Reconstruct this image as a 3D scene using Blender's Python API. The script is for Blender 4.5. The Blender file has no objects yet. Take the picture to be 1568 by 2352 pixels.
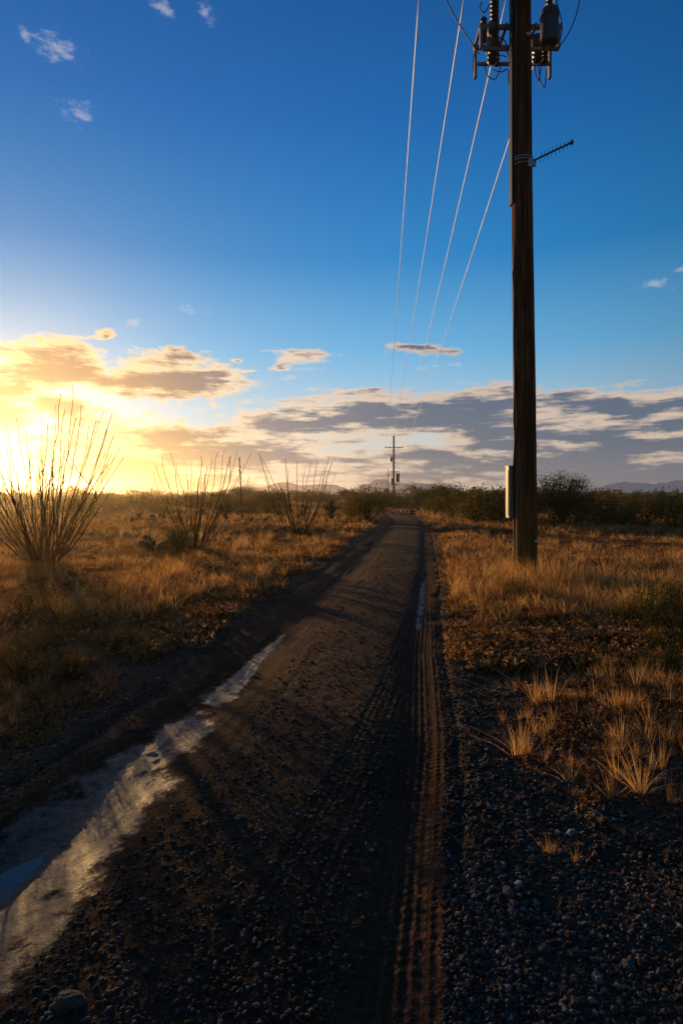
import bpy, math, numpy as np
from mathutils import Vector
rng=np.random.default_rng(7)
scn=bpy.context.scene
F=1307.0; CX=784.0; HY=1135.0; EYE=1.6
def W(x,y,d): return np.array([(x-CX)/F*d, d, EYE+(HY-y)/F*d])
def gp(x,y):
    d=EYE*F/(y-HY); return ((x-CX)/F*d, d)
def sstep(a,b,x):
    t=np.clip((x-a)/(b-a),0,1); return t*t*(3-2*t)
# ---------- value noise
_T=rng.random((256,256))
def vn(x,y):
    xi=np.floor(x).astype(np.int64); yi=np.floor(y).astype(np.int64)
    fx=x-xi; fy=y-yi; fx=fx*fx*(3-2*fx); fy=fy*fy*(3-2*fy)
    a=_T[xi%256,yi%256]; b=_T[(xi+1)%256,yi%256]; c=_T[xi%256,(yi+1)%256]; d=_T[(xi+1)%256,(yi+1)%256]
    return (a*(1-fx)+b*fx)*(1-fy)+(c*(1-fx)+d*fx)*fy
def fbm(x,y,o=4):
    s=0;a=.5
    for i in range(o):
        s=s+a*vn(x*2**i+17.3*i,y*2**i+5.1*i); a*=.5
    return s/(1-.5**o)
# ---------- layout functions
_yr=[-60,0,1.8,3.7,5.7,7.9,12.7,24.6,34,44,56,72,110,200,1000]
_xr=[-7,-.12,.16,.5,.77,1.12,1.9,3.6,4.8,5.2,3.6,-1.5,-20,-70,-500]
def xr(y): return np.interp(y,_yr,_xr)
HL=.36; LL=-2.3   # road lateral limits relative to right rut
def lat(x,y): return x-xr(y)
def g0(x,y):
    l=lat(x,y); dr=np.maximum(0,np.maximum(l-HL,LL-l))
    fade=sstep(0,5,dr)
    far=1-sstep(150,900,np.hypot(x,y))
    h=(fbm(x/7,y/7)-.5)*.45*fade*far + (fbm(x/.9,y/.9,3)-.5)*.07*sstep(0,.6,dr)
    return h
def ground_h(x,y):
    l=lat(x,y)
    ins=sstep(HL-.05,HL-.35,l)*sstep(LL+.05,LL+.35,l)
    return g0(x,y)+(fbm(x/.13,y/.13,2)-.5)*.016-ins*.16
def road_h(x,y):
    l=lat(x,y)
    w=(fbm(x/.5,y/.5,3)-.5)
    edge=np.maximum(sstep(HL-.25,HL+.05,l+w*.3),sstep(LL+.3,LL-.05,l+w*.4))
    h=.012-.05*edge
    h=h-.028*np.exp(-(l/.2)**2)-.045*np.exp(-((l+1.62)/.3)**2)
    h=h-.045*np.exp(-((l+1.76)/.18)**2)*np.exp(-((y-2.35)/.55)**2)
    h=h+.015*np.exp(-((l+.8)/.45)**2)
    h=h+(fbm(x/.8,y/.8,2)-.5)*.012+(fbm(x/.035,y/.035,2)-.5)*.006
    mk_=np.exp(-((l+1.4)/.45)**2)
    h=h+mk_*.010*(fbm(l*9+3,y*1.1,3)-.5)*2
    return h
def surf(x,y):
    return np.maximum(ground_h(x,y),np.where((lat(x,y)<HL)&(lat(x,y)>LL),road_h(x,y),-9))
# ---------- mesh
def mk(name,V,Fc,mat,attrs=None,smooth=False,parent=None):
    V=np.asarray(V,dtype=np.float32); Fc=np.asarray(Fc,dtype=np.int32); k=Fc.shape[1]
    me=bpy.data.meshes.new(name)
    me.vertices.add(len(V)); me.vertices.foreach_set('co',V.ravel())
    me.loops.add(Fc.size); me.loops.foreach_set('vertex_index',Fc.ravel())
    me.polygons.add(len(Fc)); me.polygons.foreach_set('loop_start',np.arange(0,Fc.size,k,dtype=np.int32))
    me.update(calc_edges=True)
    if attrs:
        for n,a in attrs.items():
            at=me.attributes.new(n,'FLOAT','POINT'); at.data.foreach_set('value',np.asarray(a,dtype=np.float32))
    me.polygons.foreach_set('use_smooth',np.full(len(Fc),smooth,dtype=bool))
    me.materials.append(mat)
    ob=bpy.data.objects.new(name,me); scn.collection.objects.link(ob)
    if parent: ob.parent=parent
    return ob
class Geo:
    def __init__(s): s.V=[];s.F=[];s.R=[];s.n=0
    def add(s,V,Fc,r=None):
        V=np.asarray(V,float); Fc=np.asarray(Fc)
        if Fc.shape[1]==4: Fc=np.vstack([Fc[:,[0,1,2]],Fc[:,[0,2,3]]])
        if r is None: r=rng.random()
        if np.isscalar(r): r=np.full(len(V),r)
        s.V.append(V); s.F.append(Fc+s.n); s.R.append(r); s.n+=len(V)
    def arr(s): return np.vstack(s.V),np.vstack(s.F),np.concatenate(s.R)
    def obj(s,name,mat,smooth=False,parent=None):
        V,Fc,R=s.arr(); return mk(name,V,Fc,mat,{'rnd':R},smooth,parent)
def inst(proto,pos,rot,scl,rr=None,tilt=0):
    V,Fc,R=proto; n=len(pos); m=len(V)
    c=np.cos(rot)[:,None]; s_=np.sin(rot)[:,None]
    scl=np.asarray(scl); 
    if scl.ndim==1: scl=np.stack([scl]*3,1)
    X=V[None,:,0]*scl[:,None,0]; Y=V[None,:,1]*scl[:,None,1]; Z=V[None,:,2]*scl[:,None,2]
    if tilt:
        tx=rng.normal(0,tilt,n)[:,None]; X=X+Z*tx
    out=np.stack([X*c-Y*s_+pos[:,None,0],X*s_+Y*c+pos[:,None,1],Z+pos[:,None,2]],2).reshape(-1,3)
    FF=(Fc[None]+(np.arange(n)*m)[:,None,None]).reshape(-1,3)
    if rr is None: rr=rng.random(n)
    RR=np.clip(.5*R[None]+.5*rr[:,None],0,1).ravel()
    return out,FF,RR
def tube(pts,r,k=6):
    pts=np.asarray(pts,float); n=len(pts); r=np.broadcast_to(r,(n,))
    t=np.gradient(pts,axis=0); t/=np.linalg.norm(t,axis=1)[:,None]+1e-9
    up=np.array([0,0,1.]) if abs(t[0][2])<.9 else np.array([1.,0,0])
    a=np.cross(t,up); a/=np.linalg.norm(a,axis=1)[:,None]+1e-9
    b=np.cross(t,a)
    th=np.arange(k)*2*np.pi/k
    V=(pts[:,None]+r[:,None,None]*(np.cos(th)[None,:,None]*a[:,None]+np.sin(th)[None,:,None]*b[:,None])).reshape(-1,3)
    Q=[]
    for i in range(n-1):
        for j in range(k): Q.append([i*k+j,i*k+(j+1)%k,(i+1)*k+(j+1)%k,(i+1)*k+j])
    T=np.array(Q); T=np.vstack([T[:,[0,1,2]],T[:,[0,2,3]]])
    V=np.vstack([V,pts[:1],pts[-1:]]); c0=n*k; c1=n*k+1
    caps=[[c0,(j+1)%k,j] for j in range(k)]+[[c1,(n-1)*k+j,(n-1)*k+(j+1)%k] for j in range(k)]
    return V,np.vstack([T,np.array(caps)])
def box(c,s,rz=0,rx=0,bev=.0):
    sx,sy,sz=[q/2 for q in s]
    bm_v=np.array([[x,y,z] for x in(-sx,sx) for y in(-sy,sy) for z in(-sz,sz)],float)
    Fq=np.array([[0,1,3,2],[4,6,7,5],[0,4,5,1],[2,3,7,6],[0,2,6,4],[1,5,7,3]])
    y=bm_v[:,1]*math.cos(rx)-bm_v[:,2]*math.sin(rx); z=bm_v[:,1]*math.sin(rx)+bm_v[:,2]*math.cos(rx)
    bm_v[:,1]=y;bm_v[:,2]=z
    x=bm_v[:,0]*math.cos(rz)-bm_v[:,1]*math.sin(rz); y=bm_v[:,0]*math.sin(rz)+bm_v[:,1]*math.cos(rz)
    bm_v[:,0]=x;bm_v[:,1]=y
    return bm_v+np.asarray(c),Fq
# ---------- materials
def M(nt,op,*a,clamp=False):
    n=nt.nodes.new('ShaderNodeMath'); n.operation=op; n.use_clamp=clamp
    for i,v in enumerate(a):
        if isinstance(v,(int,float)): n.inputs[i].default_value=v
        else: nt.links.new(v,n.inputs[i])
    return n.outputs[0]
def VM(nt,op,*a,out=0):
    n=nt.nodes.new('ShaderNodeVectorMath'); n.operation=op
    for i,v in enumerate(a):
        if isinstance(v,(tuple,list)): n.inputs[i].default_value=v
        elif isinstance(v,(int,float)): n.inputs['Scale'].default_value=v
        else: nt.links.new(v,n.inputs[i] if op!='SCALE' or i==0 else n.inputs['Scale'])
    return n.outputs[out]
def MIX(nt,f,a,b,blend='MIX'):
    n=nt.nodes.new('ShaderNodeMix'); n.data_type='RGBA'; n.blend_type=blend
    for s,v in ((n.inputs[0],f),(n.inputs[6],a),(n.inputs[7],b)):
        if isinstance(v,(int,float)): s.default_value=(v if s==n.inputs[0] else (v,v,v,1))
        elif isinstance(v,(tuple,list)): s.default_value=tuple(v)+((1,) if len(v)==3 else ())
        else: nt.links.new(v,s)
    return n.outputs[2]
def SM(nt,x,a,b):
    n=nt.nodes.new('ShaderNodeMapRange'); n.interpolation_type='SMOOTHSTEP'
    nt.links.new(x,n.inputs[0]); n.inputs[1].default_value=a; n.inputs[2].default_value=b
    return n.outputs[0]
def NOISE(nt,vec,scale,detail=4,rough=.55,dist=0):
    n=nt.nodes.new('ShaderNodeTexNoise'); nt.links.new(vec,n.inputs['Vector'])
    n.inputs['Scale'].default_value=scale;n.inputs['Detail'].default_value=detail
    n.inputs['Roughness'].default_value=rough;n.inputs['Distortion'].default_value=dist
    return n.outputs[0]
def VOR(nt,vec,scale,out='Distance',feat='F1'):
    n=nt.nodes.new('ShaderNodeTexVoronoi'); n.feature=feat; nt.links.new(vec,n.inputs['Vector']); n.inputs['Scale'].default_value=scale
    return n.outputs[out]
def RAMP(nt,x,stops):
    n=nt.nodes.new('ShaderNodeValToRGB'); cr=n.color_ramp
    while len(cr.elements)<len(stops): cr.elements.new(.5)
    for e,(p,c) in zip(cr.elements,stops): e.position=p; e.color=tuple(c)+(1,)
    nt.links.new(x,n.inputs[0]); return n.outputs[0]
def newmat(name):
    m=bpy.data.materials.new(name); m.use_nodes=True; nt=m.node_tree; nt.nodes.clear()
    o=nt.nodes.new('ShaderNodeOutputMaterial'); return m,nt,o
def ATTR(nt,n):
    a=nt.nodes.new('ShaderNodeAttribute'); a.attribute_name=n; return a.outputs['Fac']
def POS(nt): return nt.nodes.new('ShaderNodeNewGeometry').outputs['Position']
def BSDF(nt,o,col,rough=.9,metal=0,bump=None,bstr=.5,bdist=.01,spec=.3):
    b=nt.nodes.new('ShaderNodeBsdfPrincipled')
    for k,v in (('Base Color',col),('Roughness',rough),('Metallic',metal),('Specular IOR Level',spec)):
        if isinstance(v,(int,float)): b.inputs[k].default_value=v
        elif isinstance(v,(tuple,list)): b.inputs[k].default_value=tuple(v)+(1,)
        else: nt.links.new(v,b.inputs[k])
    if bump is not None:
        n=nt.nodes.new('ShaderNodeBump'); n.inputs['Strength'].default_value=bstr; n.inputs['Distance'].default_value=bdist
        nt.links.new(bump,n.inputs['Height']); nt.links.new(n.outputs[0],b.inputs['Normal'])
    nt.links.new(b.outputs[0],o.inputs[0]); return b
def leafmat(name,stops,trans=.45):
    m,nt,o=newmat(name)
    c=RAMP(nt,ATTR(nt,'rnd'),stops)
    d=nt.nodes.new('ShaderNodeBsdfDiffuse'); t=nt.nodes.new('ShaderNodeBsdfTranslucent'); x=nt.nodes.new('ShaderNodeMixShader')
    nt.links.new(c,d.inputs[0]); nt.links.new(c,t.inputs[0]); x.inputs[0].default_value=trans
    nt.links.new(d.outputs[0],x.inputs[1]); nt.links.new(t.outputs[0],x.inputs[2]); nt.links.new(x.outputs[0],o.inputs[0]); return m
def simple(name,c,rough=.6,metal=0,var=.25,scale=8,bd=.003):
    m,nt,o=newmat(name); p=POS(nt); n=NOISE(nt,p,scale,5)
    col=MIX(nt,n,tuple(v*(1-var) for v in c),tuple(v*(1+var) for v in c))
    BSDF(nt,o,col,rough,metal,NOISE(nt,p,scale*6,3),.4,bd); return m
m_dry=leafmat('dry_grass_mat',[(0,(.13,.055,.018)),(.35,(.36,.175,.058)),(.7,(.64,.37,.13)),(1,(.80,.55,.26))],.62)
m_low=leafmat('dry_forb_mat',[(0,(.07,.034,.015)),(.4,(.23,.115,.046)),(.75,(.42,.24,.10)),(1,(.46,.36,.20))],.52)
m_bush=leafmat('creosote_mat',[(0,(.028,.024,.009)),(.5,(.085,.072,.020)),(1,(.20,.14,.035))],.45)
m_green=leafmat('mesquite_leaf_mat',[(0,(.014,.026,.009)),(.6,(.040,.066,.020)),(1,(.08,.10,.032))],.32)
m_scrub=leafmat('scrub_mat',[(0,(.028,.023,.009)),(.4,(.070,.054,.018)),(.75,(.14,.095,.032)),(1,(.28,.17,.055))],.42)
m_oco=leafmat('ocotillo_mat',[(0,(.035,.025,.016)),(.6,(.09,.058,.032)),(1,(.20,.135,.05))],.12)
m_yuc=leafmat('yucca_mat',[(0,(.03,.04,.018)),(.7,(.10,.105,.04)),(1,(.24,.18,.08))],.25)
m_pear=simple('prickly_pear_mat',(.045,.052,.022),.8,0,.4,6)
m_bark=simple('bark_mat',(.07,.05,.035),.9)
# pole wood
m_wood,nt,o=newmat('pole_wood')
p=POS(nt); pv=VM(nt,'MULTIPLY',p,(14,14,.55)); n1=NOISE(nt,pv,1,7,.65); pv2=VM(nt,'MULTIPLY',p,(60,60,.8)); n2=NOISE(nt,pv2,1,5,.6)
n3=NOISE(nt,p,1.3,3)
c=RAMP(nt,n1,[(.3,(.045,.017,.008)),(.5,(.18,.068,.026)),(.68,(.38,.175,.072))])
crack=SM(nt,n2,.36,.46)
c=MIX(nt,crack,(.010,.005,.003),c)
c=MIX(nt,M(nt,'MULTIPLY',SM(nt,n3,.4,.65),.4),c,(.07,.030,.015))
sep=nt.nodes.new('ShaderNodeSeparateXYZ'); nt.links.new(p,sep.inputs[0])
c=MIX(nt,M(nt,'MULTIPLY',SM(nt,sep.outputs[2],2.0,.2),.5),c,(.26,.18,.035))
BSDF(nt,o,c,.9,0,M(nt,'ADD',n1,M(nt,'MULTIPLY',crack,.6)),.9,.02,spec=.10)
m_steel=simple('galvanised_steel',(.30,.28,.25),.5,.6,.2)
m_dark=simple('dark_plastic',(.02,.02,.021),.6)
m_grey=simple('grey_paint',(.11,.125,.14),.45,0,.1)
m_cab=simple('pale_cabinet_paint',(.24,.24,.18),.5,0,.1)
m_cer=simple('insulator_glaze',(.07,.035,.025),.3)
m_wire=simple('aluminium_wire',(.85,.80,.72),.5,.5,.1)
m_tag=simple('metal_tag',(.7,.7,.66),.4)
# ground material
def ground_nodes(nt,o,road):
    p=POS(nt)
    mid=NOISE(nt,p,2.2,5,.6); fine=NOISE(nt,p,24,5,.65); big=NOISE(nt,p,.7,4,.6)
    if road: base=RAMP(nt,mid,[(.3,(.080,.032,.015)),(.55,(.145,.062,.029)),(.75,(.23,.108,.055))])
    else: base=RAMP(nt,mid,[(.3,(.055,.027,.013)),(.5,(.115,.058,.028)),(.72,(.20,.112,.056))])
    base=MIX(nt,M(nt,'MULTIPLY',fine,.9),MIX(nt,.5,base,(.02,.010,.006)),MIX(nt,.35,base,(.24,.135,.075)))
    v=VOR(nt,p,38); vc=VOR(nt,p,38,'Color'); v2=VOR(nt,p,90); vc2=VOR(nt,p,90,'Color')
    sp=nt.nodes.new('ShaderNodeSeparateColor'); nt.links.new(vc,sp.inputs[0])
    sp2=nt.nodes.new('ShaderNodeSeparateColor'); nt.links.new(vc2,sp2.inputs[0])
    thr=.55 if road else .4
    st=M(nt,'MULTIPLY',M(nt,'GREATER_THAN',sp.outputs[0],thr),SM(nt,v,.45,.28))
    st2=M(nt,'MULTIPLY',M(nt,'GREATER_THAN',sp2.outputs[0],.4),SM(nt,v2,.45,.25))
    scol=RAMP(nt,sp.outputs[1],[(0,(.04,.022,.014)),(.5,(.13,.080,.052)),(1,(.32,.23,.17))])
    col=MIX(nt,M(nt,'MULTIPLY',st2,.6),base,RAMP(nt,sp2.outputs[1],[(0,(.028,.015,.009)),(1,(.26,.16,.105))]))
    col=MIX(nt,M(nt,'MULTIPLY',st,.85),col,scol)
    col=MIX(nt,M(nt,'MULTIPLY',SM(nt,big,.58,.40),.42),col,(.028,.014,.008))
    h=M(nt,'ADD',M(nt,'MULTIPLY',st,M(nt,'SUBTRACT',1.0,v)),M(nt,'ADD',M(nt,'MULTIPLY',st2,.4),M(nt,'MULTIPLY',fine,.7)))
    if road:
        wet=ATTR(nt,'wet'); tr=ATTR(nt,'track'); l1=ATTR(nt,'lat1'); al=ATTR(nt,'along'); dm=ATTR(nt,'damp_shade')
        wn=NOISE(nt,p,5,9,.72)
        wm=SM(nt,M(nt,'ADD',wet,M(nt,'MULTIPLY',M(nt,'SUBTRACT',wn,.5),2.6)),.34,.80)
        rib=M(nt,'SINE',M(nt,'MULTIPLY',l1,2*math.pi/.042))
        chev=M(nt,'ABSOLUTE',M(nt,'SUBTRACT',M(nt,'FRACT',M(nt,'MULTIPLY',l1,1/.084)),.5))
        lug=M(nt,'SINE',M(nt,'ADD',M(nt,'ADD',M(nt,'MULTIPLY',al,2*math.pi/.05),M(nt,'MULTIPLY',chev,7)),M(nt,'MULTIPLY',NOISE(nt,p,5,2),5)))
        tm_=M(nt,'MULTIPLY',tr,SM(nt,NOISE(nt,p,2.6,4,.65),.36,.64))
        tread=M(nt,'MULTIPLY',M(nt,'ADD',M(nt,'MULTIPLY',rib,.65),M(nt,'MULTIPLY',lug,.4)),tm_)
        h=M(nt,'ADD',M(nt,'MULTIPLY',h,M(nt,'SUBTRACT',1.0,M(nt,'MULTIPLY',tm_,.5))),M(nt,'MULTIPLY',tread,.6))
        col=MIX(nt,M(nt,'MULTIPLY',dm,.62),col,(.030,.013,.007))
        col=MIX(nt,M(nt,'MULTIPLY',tm_,.45),col,MIX(nt,SM(nt,tread,-.8,.8),(.035,.015,.008),(.13,.06,.03)))
        mudn=NOISE(nt,p,22,8,.78)
        col=MIX(nt,M(nt,'MULTIPLY',wm,.9),col,MIX(nt,SM(nt,mudn,.38,.66),(.025,.017,.015),(.11,.098,.108)))  # wet mud; its pale grey sheen is painted into the colour
        h=MIX(nt,M(nt,'MULTIPLY',wm,.8),h,M(nt,'MULTIPLY',mudn,1.9))
        rough=M(nt,'SUBTRACT',.95,M(nt,'MULTIPLY',wm,.50))
        b=BSDF(nt,o,col,rough,0,h,.7,.012,spec=.35)
        sp_=M(nt,'ADD',.05,M(nt,'MULTIPLY',wm,.10)); nt.links.new(sp_,b.inputs['Specular IOR Level'])
    else:
        ln=VM(nt,'LENGTH',p,out=1)
        far=SM(nt,ln,40,160)
        col=MIX(nt,far,col,RAMP(nt,NOISE(nt,p,.08,5),[(.3,(.055,.038,.014)),(.7,(.15,.085,.032))]))
        BSDF(nt,o,col,.95,0,h,.8,.014,spec=.06)
m_ground,nt,o=newmat('desert_soil'); ground_nodes(nt,o,False)
m_road,nt,o=newmat('dirt_road_mud'); ground_nodes(nt,o,True)
m_water,nt,o=newmat('puddle_water'); BSDF(nt,o,(.03,.026,.026),.08,0,NOISE(nt,POS(nt),9,2),.05,.004,spec=.4)
m_stone,nt,o=newmat('gravel_stone')
c=RAMP(nt,ATTR(nt,'rnd'),[(0,(.025,.016,.012)),(.35,(.062,.040,.030)),(.7,(.11,.082,.066)),(.93,(.17,.145,.13)),(1,(.36,.32,.29))])
n=NOISE(nt,POS(nt),90,4); c=MIX(nt,.5,c,MIX(nt,n,(0.02,.015,.012),c)); BSDF(nt,o,c,.8,0,n,.5,.003,spec=.13)
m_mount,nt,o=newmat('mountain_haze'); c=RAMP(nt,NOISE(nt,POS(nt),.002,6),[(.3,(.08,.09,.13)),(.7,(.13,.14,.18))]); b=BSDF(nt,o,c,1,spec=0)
b.inputs['Emission Color'].default_value=(.035,.055,.10,1); b.inputs['Emission Strength'].default_value=1.0  # blue tone and faint emission paint in the distance haze

# ---------- ground sheet
def geo_axis(a,b,step,rate):
    out=[a]; 
    while out[-1]<b: out.append(out[-1]+max(step,rate*abs(out[-1])))
    return np.array(out)
xs_f=np.arange(-6,7.01,.045); xp=geo_axis(7.05,9000,.08,.045); xn=-geo_axis(6.05,9000,.08,.045)[::-1]
xs=np.concatenate([xn,xs_f,xp])
ya=-geo_axis(.5,3000,.25,.09)[::-1]; yb=geo_axis(-.4,90,.03,.0085); yc=geo_axis(yb[-1]*1.02,9000,1,.035)
ys=np.concatenate([ya,yb,yc])
def grid(xs,ys,fn):
    X,Y=np.meshgrid(xs,ys); Z=fn(X,Y); V=np.stack([X,Y,Z],2).reshape(-1,3)
    nx=len(xs); i,j=np.meshgrid(np.arange(nx-1),np.arange(len(ys)-1)); a=(j*nx+i).ravel()
    return V,np.stack([a,a+1,a+nx+1,a+nx],1)
V,Q=grid(xs,ys,ground_h); mk('ground',V,Q,m_ground,smooth=True)
# road
ls=np.arange(LL-.1,HL+.11,.0135)
yy=np.concatenate([-geo_axis(.55,60,.12,.05)[::-1],geo_axis(-.5,110,.0135,.0065)])
L,Y=np.meshgrid(ls,yy); X=L+xr(Y); Z=road_h(X,Y)
t2c=np.interp(Y,[0,2,5,8,14],[-.42,-.32,-.1,0,0]); t3c=np.interp(Y,[0,2,5,9],[.12,.10,.12,.1])
t4c=-1.62+np.interp(Y,[0,5,6,12],[.1,0,0,0])
t5c=np.interp(Y,[0,2,5,8,14],[-.66,-.52,-.24,-.1,-.1])
def tm(c,w): return 1-sstep(w*.75,w,np.abs(L-c))
cand=[(L,tm(0,.13)),(L-t2c,tm(t2c,.10)*.8),(L-t3c,tm(t3c,.10)*.9),(L-t5c,tm(t5c,.09)*.6),(L-t4c,tm(t4c,.10)*.5*sstep(5,7,Y))]
lat1=L.copy(); tr=np.zeros_like(L)
for l_,m_ in cand:
    s_=m_>tr; lat1=np.where(s_,l_,lat1); tr=np.maximum(tr,m_)
brk=sstep(.35,.55,fbm(X/.5+3,Y/.9,3))
Z=Z-tr*.005+tr*brk*.003*np.sin(lat1*2*np.pi/.05)
hw=np.interp(Y,[0,1.5,2.8,3.6,5.3,6.2,6.6],[.50,.48,.40,.25,.08,.04,0]); lc=np.interp(Y,[0,2.8,3.6,5.3],[-1.62,-1.62,-1.60,-1.57])
wet=np.clip(1.0-.75*(np.abs(L-lc)/(hw+.02))**2,-1,1)*(Y<6.6)*(Y>-4)
wet=wet-.6*np.exp(-((Y-3.45)/.13)**2)*sstep(-1.6,-1.45,L)-.6*np.exp(-((Y-4.3)/.2)**2)
wet=np.maximum(wet,np.clip(.75-.7*((L+.03)/.07)**2,0,1)*sstep(6.2,7.2,Y)*(1-sstep(10,12.5,Y))*.9)
damp_shade=np.clip(np.exp(-((L+1.7)/.45)**2)+.8*np.exp(-(L/.25)**2)*(Y>3)+sstep(5,1.5,Y)*.65,0,1)  # damp ruts, plus foreground shade painted as darker soil towards the camera
nx=len(ls); i,j=np.meshgrid(np.arange(nx-1),np.arange(len(yy)-1)); a=(j*nx+i).ravel()
mk('dirt_road',np.stack([X,Y,Z],2).reshape(-1,3),np.stack([a,a+1,a+nx+1,a+nx],1),m_road,{'wet':wet.ravel(),'track':tr.ravel(),'lat1':lat1.ravel(),'along':Y.ravel(),'damp_shade':damp_shade.ravel()},True)
l2=np.linspace(-.3,.2,20)-1.74; y2=np.linspace(1.2,3.3,40); L2,Y2=np.meshgrid(l2,y2); X2=L2+xr(Y2)
i,j=np.meshgrid(np.arange(19),np.arange(39)); a=(j*20+i).ravel()
mk('puddle',np.stack([X2,Y2,np.full_like(X2,-.062)],2).reshape(-1,3),np.stack([a,a+1,a+21,a+20],1),m_water,smooth=True)

# ---------- gravel
def icos(sub):
    import bmesh
    bm=bmesh.new(); bmesh.ops.create_icosphere(bm,subdivisions=sub,radius=1); V=np.array([v.co[:] for v in bm.verts]); Fc=np.array([[v.index for v in f.verts] for f in bm.faces]); bm.free(); return V,Fc
st=Geo()
def stones(n,ylo,yhi,xfn,rmin,rmax,sub,keep=None):
    py=rng.uniform(0,1,n); d=1/(1/ylo*(1-py)+1/yhi*py); x=xfn(d,n)
    if keep is not None:
        k=keep(x,d); x=x[k]; d=d[k]
    n=len(x); r=rmin*(rmax/rmin)**(rng.random(n)**2.2)
    r=r*np.clip(.75+d/9,.8,2.2)
    ids=np.array_split(rng.permutation(n),6)
    for id_ in ids:
        V,Fc=icos(sub); V=V*(1+rng.normal(0,.14,(len(V),1))); V=V*np.array([1,rng.uniform(.65,.95),rng.uniform(.45,.7)])
        z=surf(x[id_],d[id_])+r[id_]*.12
        sc=r[id_][:,None]*rng.uniform(.75,1.25,(len(id_),3))
        a=inst((V,Fc,np.full(len(V),.5)),np.stack([x[id_],d[id_],z],1),rng.random(len(id_))*6.28,sc,tilt=.3)
        rr=np.repeat(rng.random(len(id_)),len(V)); st.add(a[0],a[1],rr)
stones(32000,1.2,13,lambda d,n: xr(d)+HL-.2+np.abs(rng.normal(0,1,n))*(.35+d*.26),.004,.015,1)
stones(26000,1.2,16,lambda d,n: xr(d)+rng.uniform(-2.3,.45,n),.003,.012,1,keep=lambda x,d:(np.abs(lat(x,d))>.14)&(np.abs(lat(x,d)+1.6)>.38))
stones(10000,2.2,14,lambda d,n: xr(d)+LL+.2-np.abs(rng.normal(0,1,n))*(.4+d*.12),.004,.014,1)
stones(420,1.3,9,lambda d,n: xr(d)+HL+np.abs(rng.normal(0,1,n))*(.4+d*.25),.015,.028,2)
stones(120,1.3,6,lambda d,n: xr(d)+rng.uniform(-2.2,-.3,n),.010,.02,2,keep=lambda x,d:(np.abs(lat(x,d)+1.6)>.5))
for x,y,r in ((160,2320,.05),(250,2300,.015),(1200,2020,.022),(1525,1795,.05),(1100,2120,.012),(1480,2120,.015)):
    X_,Y_=gp(x,y); V,Fc=icos(3); V=V*(1+.12*np.sin(V@np.array([[3.],[2.],[4.]]))+.05*np.sin(V@np.array([[9.],[-7.],[5.]]))); V*= [1,.7,.45]
    st.add(V*r+[X_,Y_,float(surf(np.array(X_),np.array(Y_)))+r*.1],Fc,.72)
st.obj('gravel',m_stone)

# ---------- grass
def tuft(nb,h,spread,w,seg=3,droop=.5):
    g=Geo()
    for _ in range(nb):
        a=rng.random()*6.28; t=abs(rng.normal(0,spread)); hh=h*rng.uniform(.45,1.1)
        b=np.array([math.cos(a),math.sin(a)]); p0=b*rng.random()*h*.13
        s=np.linspace(0,1,seg+1); out=(s*t+droop*t*s**2)*hh; z=hh*s*(1-.25*t*s)
        P=np.stack([p0[0]+b[0]*out,p0[1]+b[1]*out,z],1)
        a2=rng.random()*6.28; sd=np.array([math.cos(a2),math.sin(a2),0])*w
        ww=(1-s)**.6
        L_=P+sd*ww[:,None]; R_=P-sd*ww[:,None]
        V=np.vstack([L_[:-1],R_[:-1],P[-1:]]); n=seg; Fc=[]
        for i in range(seg-1): Fc+= [[i,i+1,n+i+1],[i,n+i+1,n+i]]
        Fc.append([n-1,2*n,2*n-1]); g.add(V,Fc,rng.random())
    return g.arr()
def forb(ns,h,w):
    g=Geo()
    for _ in range(ns):
        a=rng.random()*6.28; r=rng.random()**.5*h*1.3; p=np.array([math.cos(a)*r,math.sin(a)*r,0]); d=np.array([math.cos(a)*.5,math.sin(a)*.5,1])+rng.normal(0,.35,3)
        d/=np.linalg.norm(d); q=p+d*h*rng.uniform(.4,1); sd=rng.normal(0,1,3); sd/=np.linalg.norm(sd)
        rr=rng.random(); g.add([p+sd*w*.5,p-sd*w*.5,q],[[0,1,2]],rr)
        for k in range(5):
            c_=p+(q-p)*rng.uniform(.3,1.05)+rng.normal(0,h*.08,3); e1=rng.normal(0,1,3)*w*2.2; e2=rng.normal(0,1,3)*w*2.2
            g.add([c_,c_+e1,c_+e2],[[0,1,2]],np.clip(rr+rng.normal(0,.2),0,1))
    return g.arr()
def scatter(geo,proto_list,n,ylo,yhi,xfn,smin,smax,keep,zoff=-.01,power=1):
    u=rng.random(n); d=1/((1/ylo)*(1-u)+(1/yhi)*u) if power==1 else ylo*(yhi/ylo)**u
    x=xfn(d,n); k=keep(x,d); x=x[k];d=d[k]; n=len(x)
    idx=rng.integers(0,len(proto_list),n)
    for i,pr in enumerate(proto_list):
        s=idx==i; m=s.sum()
        if m==0: continue
        z=surf(x[s],d[s])+zoff
        a=inst(pr,np.stack([x[s],d[s],z],1),rng.random(m)*6.28,rng.uniform(smin,smax,m),tilt=.1)
        geo.add(*a)
def off(x,y):
    l=lat(x,y); return np.maximum(l-HL,LL-l)
wide=lambda d,n: rng.uniform(-.72,.72,n)*d*1.05
gr=Geo()
T_near=[tuft(26,.30,.45,.0020) for _ in range(5)]; T_mid=[tuft(18,.32,.55,.0045,2) for _ in range(5)]; T_far=[tuft(10,.34,.55,.012,2) for _ in range(4)]
patch=lambda x,y: fbm(x/1.6+9,y/1.6)
def ef(x,d,edge): return np.where((lat(x,d)>0)&(d>5.5),edge*.25,edge)
kr=lambda thr,edge: (lambda x,d: (off(x,d)>ef(x,d,edge)*rng.uniform(.3,1.3,len(x)))&(patch(x,d)+rng.normal(0,.06,len(x))>thr-.05*(lat(x,d)>0)))
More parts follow.
